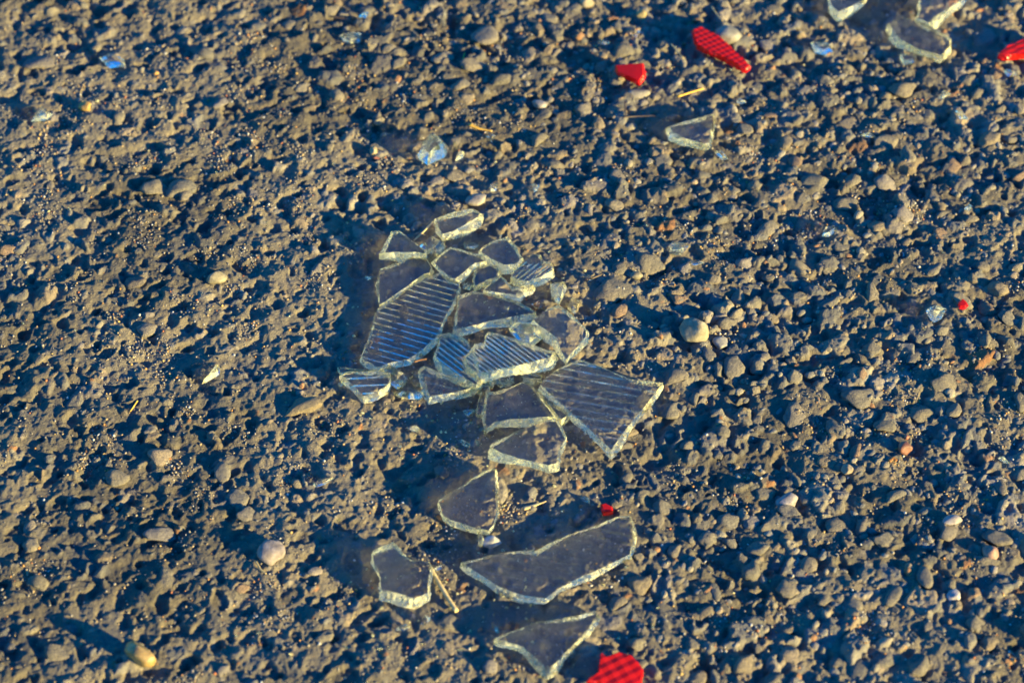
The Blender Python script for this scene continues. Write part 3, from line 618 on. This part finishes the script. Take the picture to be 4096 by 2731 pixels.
for k, (c_, pts, lab, th) in enumerate(fl):
    chunk(c_, pts, lab, FLAKES, seed=70+k, thick=th*1.1, name='glass_flake', cat='glass flake', edgy=0.3, tilt=(0, rng.uniform(-0.05, 0.25)))
# glass dust and crumbs nobody could count
items = []
spots = [(2000, 1200, .012), (2000, 1500, .014), (2100, 1620, .008), (1750, 1560, .01), (1950, 1250, .02), (2150, 1550, .016), (1700, 1600, .016), (1850, 1720, .012), (2050, 2250, .02), (3000, 400, .04), (2600, 700, .05), (3500, 800, .06), (1500, 2450, .02), (1100, 1000, .05), (2300, 2650, .03), (2300, 2000, .04), (500, 700, .06)]
while len(items) < 900:
    sx_, sy_, sd = spots[rng.randint(len(spots))]; c = at(sx_, sy_); x, y = rng.normal(c.x, sd), rng.normal(c.y, sd)
    if not (FX0 < x < FX1 and FY0 < y < FY1): continue
    a = 0.0003+0.0007*rng.rand()**2; items.append((x, y, hgt(x, y)+a*0.4, a, a*rng.uniform(.4, .9), a*rng.uniform(.25, .6), rng.uniform(0, 6), rng.uniform(-.6, .6), (1, 1, 1)))
g = cloud('glass_crumbs', items, I1V, I1F, 8, M_EDGE); tag(g, 'glittering crumbs and dust of broken glass strewn over the asphalt', 'glass crumbs', kind='stuff')
# --- red plastic
RG = 'red plastic lens fragments'
def red(*a, **k): return shard(*a, RG, red=True, name='plastic_fragment', cat='plastic fragment', **k)
red('T3', [(1668, 275), (1740, 245), (1900, 332), (2060, 480), (2135, 545), (2188, 608), (2150, 632), (1960, 530), (1705, 415), (1675, 345)], 'long red ridged plastic piece lying beside a smooth grey pebble', seed=90, thick=0.0030, lift=0.001, rib=[((1700, 280), (2100, 600), 0.0022), ((1700, 330), (1800, 290), 0.0026)], ribz=0.00022, tilt=(0.05, 0.1), bevel=0.0003)
red('T3', [(955, 600), (1100, 588), (1198, 582), (1203, 690), (1165, 745), (1080, 705), (975, 660)], 'small plain red wedge left of the long ridged piece', seed=91, thick=0.0030, lift=0.0014, tilt=(0.1, 0.12), bevel=0.0004)
red('T4', [(2135, 490), (2200, 425), (2351, 360), (2520, 320), (2520, 500), (2351, 500), (2200, 505)], 'bright red fragment cut off by the east edge of the view', seed=92, thick=0.0030, lift=0.001, rib=[((2150, 480), (2350, 380), 0.003), ((2200, 500), (2300, 500), 0.003)], ribz=0.0003)
red('H', [(1345, 905), (1375, 872), (1430, 932), (1600, 865), (1770, 912), (1870, 1012), (1932, 1100), (1880, 1290), (1600, 1330), (1310, 1250), (1190, 1240), (1330, 1130)], 'large red fragment with diagonal ridges at the near edge', seed=93, thick=0.0030, lift=0.001, rib=[((1350, 1200), (1850, 960), 0.0034), ((1500, 950), (1700, 1250), 0.0046)], ribz=0.00028, tilt=(0, 0.06), bevel=0.0003)
red('G', [(1222, 132), (1250, 125), (1300, 150), (1302, 185), (1235, 195)], 'small red crumb above the boomerang-shaped shard', seed=94, thick=0.002, lift=0.0006)
red('R1', [(1755, 1225), (1790, 1180), (1828, 1225), (1810, 1245), (1765, 1245)], 'orange-red chip on the asphalt far to the east', seed=95, thick=0.0018, lift=0.0004)
# --- straws, twigs
def straw(crop, pts, label, w=0.0005, m=M_STRAW, lift=0.0006, flat=0.7, name='straw', cat='straw', taper=0.7, rise=0.0):
    P = []
    for k, p in enumerate(pts):
        q = px_of(crop, p); c = at(*q, 0.0); z = hmax(c.x, c.y, 0.0012, 80)+lift+rise*k/(len(pts)-1); P.append(at(*q, z))
    zs = [p.z for p in P]; mz = max(zs)
    for k, p in enumerate(P): p.z = mz*0.6+p.z*0.4
    Q = []
    for i in range(len(P)-1):
        for k in range(6): Q.append(P[i].lerp(P[i+1], k/6))
    Q.append(P[-1]); bm = bmesh.new(); rings = []
    for i, q in enumerate(Q):
        t = (Q[min(i+1, len(Q)-1)]-Q[max(i-1, 0)]).normalized(); sd = t.cross(Vector((0, 0, 1))).normalized(); up = sd.cross(t)
        ww = w*(1-(1-taper)*i/(len(Q)-1))*rng.uniform(.92, 1.08)
        rings.append([bm.verts.new(q-Q[0]+sd*math.cos(a*math.pi/4)*ww+up*math.sin(a*math.pi/4)*ww*flat) for a in range(8)])
    for i in range(len(rings)-1):
        for a in range(8): bm.faces.new((rings[i][a], rings[i][(a+1) % 8], rings[i+1][(a+1) % 8], rings[i+1][a])).smooth = True
    bm.faces.new(rings[0]); bm.faces.new(list(reversed(rings[-1])))
    bmesh.ops.recalc_face_normals(bm, faces=bm.faces)
    me = bpy.data.meshes.new(name); bm.to_mesh(me); bm.free(); me.materials.append(m)
    o = bpy.data.objects.new(name, me); COL.objects.link(o); o.location = Q[0]; tag(o, label, cat, 'dry plant bits on the asphalt'); return o
straw('A', [(1270, 322), (1160, 430), (1045, 545)], 'short pale straw poking out above the top corner of the pile', 0.00052, lift=0.002)
straw('F', [(1262, 680), (1380, 880), (1520, 1120), (1675, 1360)], 'long tan straw leaning away from the golden-rimmed shard', 0.00085, taper=1.0, lift=0.0012)
straw('T3', [(1520, 890), (1640, 850), (1757, 822)], 'short yellow straw lying below the long red piece', 0.00055, M_YSTRAW, lift=0.001)
straw('T3', [(1460, 430), (1510, 480), (1575, 535)], 'thin straw between the two red pieces', 0.00035, lift=0.001)
straw('T3', [(1830, 88), (1880, 140), (1935, 195)], 'thin straw behind the smooth grey pebble', 0.00035, lift=0.001)
straw('T2', [(1960, 1145), (2060, 1190), (2168, 1208)], 'yellow husk lying north of the milky curved shard', 0.00085, M_YSTRAW, flat=0.35, name='husk', cat='husk', taper=0.4)
straw('T3', [(1035, 935), (1040, 1000), (1046, 1065)], 'upright end of a dark twig below the red wedge', 0.0004, M_TWIG, name='twig', cat='twig')
straw('T3', [(1020, 1078), (1150, 1095), (1290, 1085), (1410, 1125)], 'dark twig lying level towards the lone triangular shard', 0.0004, M_TWIG, name='twig', cat='twig')
straw('G', [(588, 168), (680, 140), (772, 112)], 'flat tan straw beside the small red crumb', 0.0009, flat=0.3, taper=0.3)
straw('C', [(1048, 430), (1110, 410), (1195, 400)], 'brown leaf scrap lying on the corner of the largest shard', 0.0006, M_BROWN, lift=0.0052, flat=0.3, name='leaf_scrap', cat='leaf scrap', taper=0.5)
straw('E', [(1155, 785), (1220, 830), (1292, 885)], 'brown seed husk beside the notched shard', 0.0010, M_BROWN, flat=0.6, name='seed_husk', cat='husk', taper=0.6, lift=0.0)
straw('L1', [(1262, 545), (1225, 600), (1195, 650)], 'tiny curved yellow stalk west of the pile', 0.00035, M_YSTRAW)
straw('S', [(0, 450), (40, 520), (95, 565)], 'thin bent stalk on the road west of the blocky shard', 0.00035)
straw('T2', [(1895, 625), (1898, 560), (1918, 488)], 'tiny upright yellow stalk among the far stones', 0.00035, M_YSTRAW)
straw('T2', [(700, 160), (820, 180), (900, 215), (935, 265)], 'dark curved twig far back beside the blue-white flake', 0.0004, M_TWIG, name='twig', cat='twig')
straw('Q', [(-180, 340), (-100, 338), (20, 300)], 'rotten brown twig end in the shade east of the pile', 0.0006, M_TWIG, name='twig', cat='twig')
straw('R2', [(1110, 1100), (1150, 1070), (1180, 1100)], 'curled brown leaf scrap under the dark red stone', 0.0009, M_BROWN, flat=0.4, name='leaf_scrap', cat='leaf scrap')
# --- loose pebbles and stones
def pebble(px, py, wpx, hpx, label, col, ang=0.0, high=0.75, seed=0, rough=0.5, trans=0.0, facet=0.5, cat='pebble', name='pebble', lift=0.0):
    c = at(px, py); mpp = (CAM-c).length/LENS*36/4096; a, b = wpx*mpp/2, hpx*mpp/2*1.15
    col = tuple(x*0.5+y*0.22 for x, y in zip(col, BASE)); v = stone_verts(IV, 900+seed, max(0.45, facet), 0.13)
    me = mesh_from(name, v, IF, pebble_mat('pebble_%s' % ['grey', 'tan', 'rust'][seed % 3], col, rough, trans))
    o = bpy.data.objects.new(name, me); COL.objects.link(o)
    h = min(a, b)*high; z = hmax(c.x, c.y, min(a, b)*0.7, 60); q = at(px, py, z+h*0.6)
    o.location = (q.x, q.y, z+h*0.55+lift); o.scale = (a, b, h); o.rotation_euler = (rng.uniform(-.2, .2), rng.uniform(-.2, .2), R(ang))
    tag(o, label, cat, 'loose stones on the asphalt'); return o
pebble(2776, 1322, 124, 104, 'angular tan rock standing clear east of the pile', (.34, .29, .20), 20, 1.0, 1, 0.8, 0, 1.1, 'rock', 'rock')
pebble(560, 2612, 96, 118, 'glowing yellow quartz pebble in the near west corner', (.46, .30, .09), 60, 1.0, 2, 0.35, 0.5, 0.9)
pebble(2912, 138, 108, 76, 'smooth grey pebble against the long red piece', (.24, .23, .22), 5, 0.8, 3, 0.6, 0, 0.25)
pebble(867, 1108, 84, 50, 'smooth olive-grey pebble with a bright rim west of the pile', (.27, .23, .15), 20, 0.9, 4, 0.6, 0, 0.3)
pebble(1966, 2165, 74, 48, 'pale blue-grey pebble at the foot of the notched shard', (.42, .42, .44), 10, 0.8, 5, 0.5, 0, 0.3)
pebble(2546, 1101, 56, 30, 'olive egg-shaped pebble north-east of the diamond shard', (.27, .23, .15), 5, 0.9, 6, 0.7, 0, 0.3)
pebble(2471, 1158, 28, 28, 'pale squarish gravel grain beside its small round twin', (.36, .34, .26), 30, 1.0, 7, 0.7, 0, 1.0)
pebble(2494, 1155, 16, 16, 'small round gravel grain beside the squarish one', (.36, .34, .28), 0, 1.0, 8, 0.7)
pebble(3620, 1793, 64, 56, 'dark red stone on the east side', (.26, .06, .03), 10, 0.9, 9, 0.5, 0, 0.7)
pebble(3627, 1748, 20, 18, 'tiny orange-red grain just above the dark red stone', (.45, .10, .04), 10, 0.9, 10, 0.5)
pebble(3150, 2001, 88, 58, 'lilac-grey oval pebble south-east of the pile', (.36, .31, .32), 10, 0.8, 11, 0.7, 0, 0.3)
pebble(3388, 1875, 44, 40, 'knobbly pinkish-tan pebble left of the dark red stone', (.33, .25, .18), 0, 0.9, 12, 0.8, 0, 0.7)
pebble(2641, 1343, 26, 24, 'orange-brown grain left of the angular rock', (.42, .17, .05), 0, 1.0, 13, 0.5, 0.2, 0.9)
pebble(2883, 1370, 70, 62, 'flat light-grey stone touching the south-east of the angular rock', (.36, .34, .31), 50, 0.5, 14, 0.8, 0, 0.6)
pebble(3812, 2079, 92, 44, 'long lilac and white pebble near the east edge', (.40, .34, .35), 15, 0.8, 15, 0.7, 0, 0.3)
pebble(3964, 2208, 60, 58, 'rose-pink angular stone near the east edge', (.42, .22, .17), 40, 0.8, 16, 0.8, 0, 0.9)
pebble(3812, 2380, 60, 50, 'pale lilac-white pebble low on the east side', (.46, .42, .46), 5, 0.9, 17, 0.6, 0, 0.5)
pebble(1089, 2205, 122, 96, 'big flat pinkish-grey stone west of the blocky shard', (.34, .27, .25), 10, 0.45, 18, 0.75, 0, 0.8, 'stone', 'loose_stone')
pebble(1259, 2283, 62, 34, 'flat oval stone between the pinkish-grey one and the blocky shard', (.30, .24, .19), 8, 0.5, 19, 0.7, 0, 0.4)
pebble(2348, 13, 60, 42, 'round amber-lit pebble at the far edge', (.34, .27, .17), 0, 0.9, 20, 0.6, 0, 0.3)
pebble(2570, 58, 48, 36, 'yellow angular pebble at the far edge', (.42, .32, .12), 10, 0.9, 21, 0.6, 0.2, 0.9)
pebble(2157, 418, 60, 36, 'lilac and tan pebble west of the dark twig', (.33, .29, .28), -10, 0.8, 22, 0.6, 0, 0.4)
pebble(2549, 374, 104, 54, 'large brown-grey pebble under the red wedge', (.27, .24, .21), 5, 0.7, 23, 0.7, 0, 0.4)
pebble(1498, 604, 36, 34, 'small tan pebble west of the milky lump', (.48, .38, .20), 40, 0.9, 24, 0.6, 0.2, 0.7)
pebble(1504, 631, 36, 16, 'flat brick-red grain under the small tan pebble', (.40, .10, .05), 0, 0.6, 25, 0.6, 0, 0.6)
pebble(340, 425, 44, 50, 'amber pebble on the far west side', (.50, .28, .04), 70, 0.9, 26, 0.5, 0.3, 0.6)
pebble(624, 292, 24, 18, 'tiny amber grain between the two far west flakes', (.55, .28, .05), 0, 0.9, 27, 0.5, 0.2)
pebble(1207, 1541, 24, 22, 'orange grain above the long tan stone west of the pile', (.42, .17, .06), 0, 1.0, 28, 0.5)
pebble(2236, 1232, 0.1+18, 22, 'orange crumb of gravel beside the tiny glass cube', (.70, .36, .03), 0, 1.0, 29, 0.5, 0.3)
pebble(1750, 815, 70, 46, 'flesh-coloured quartz pebble behind the milky curved shard', (.36, .30, .24), 0, 0.7, 30, 0.6, 0.2, 0.6) if False else pebble(1905, 800, 90, 56, 'greyish quartz pebble behind the milky curved shard', (.36, .31, .27), 0, 0.7, 30, 0.6, 0.2, 0.6)
pebble(2660, 1770*0+340, 0.1+50, 44, 'tan pebble under the end of the yellow straw', (.33, .27, .18), 20, 0.8, 31, 0.7, 0, 0.5) if False else None
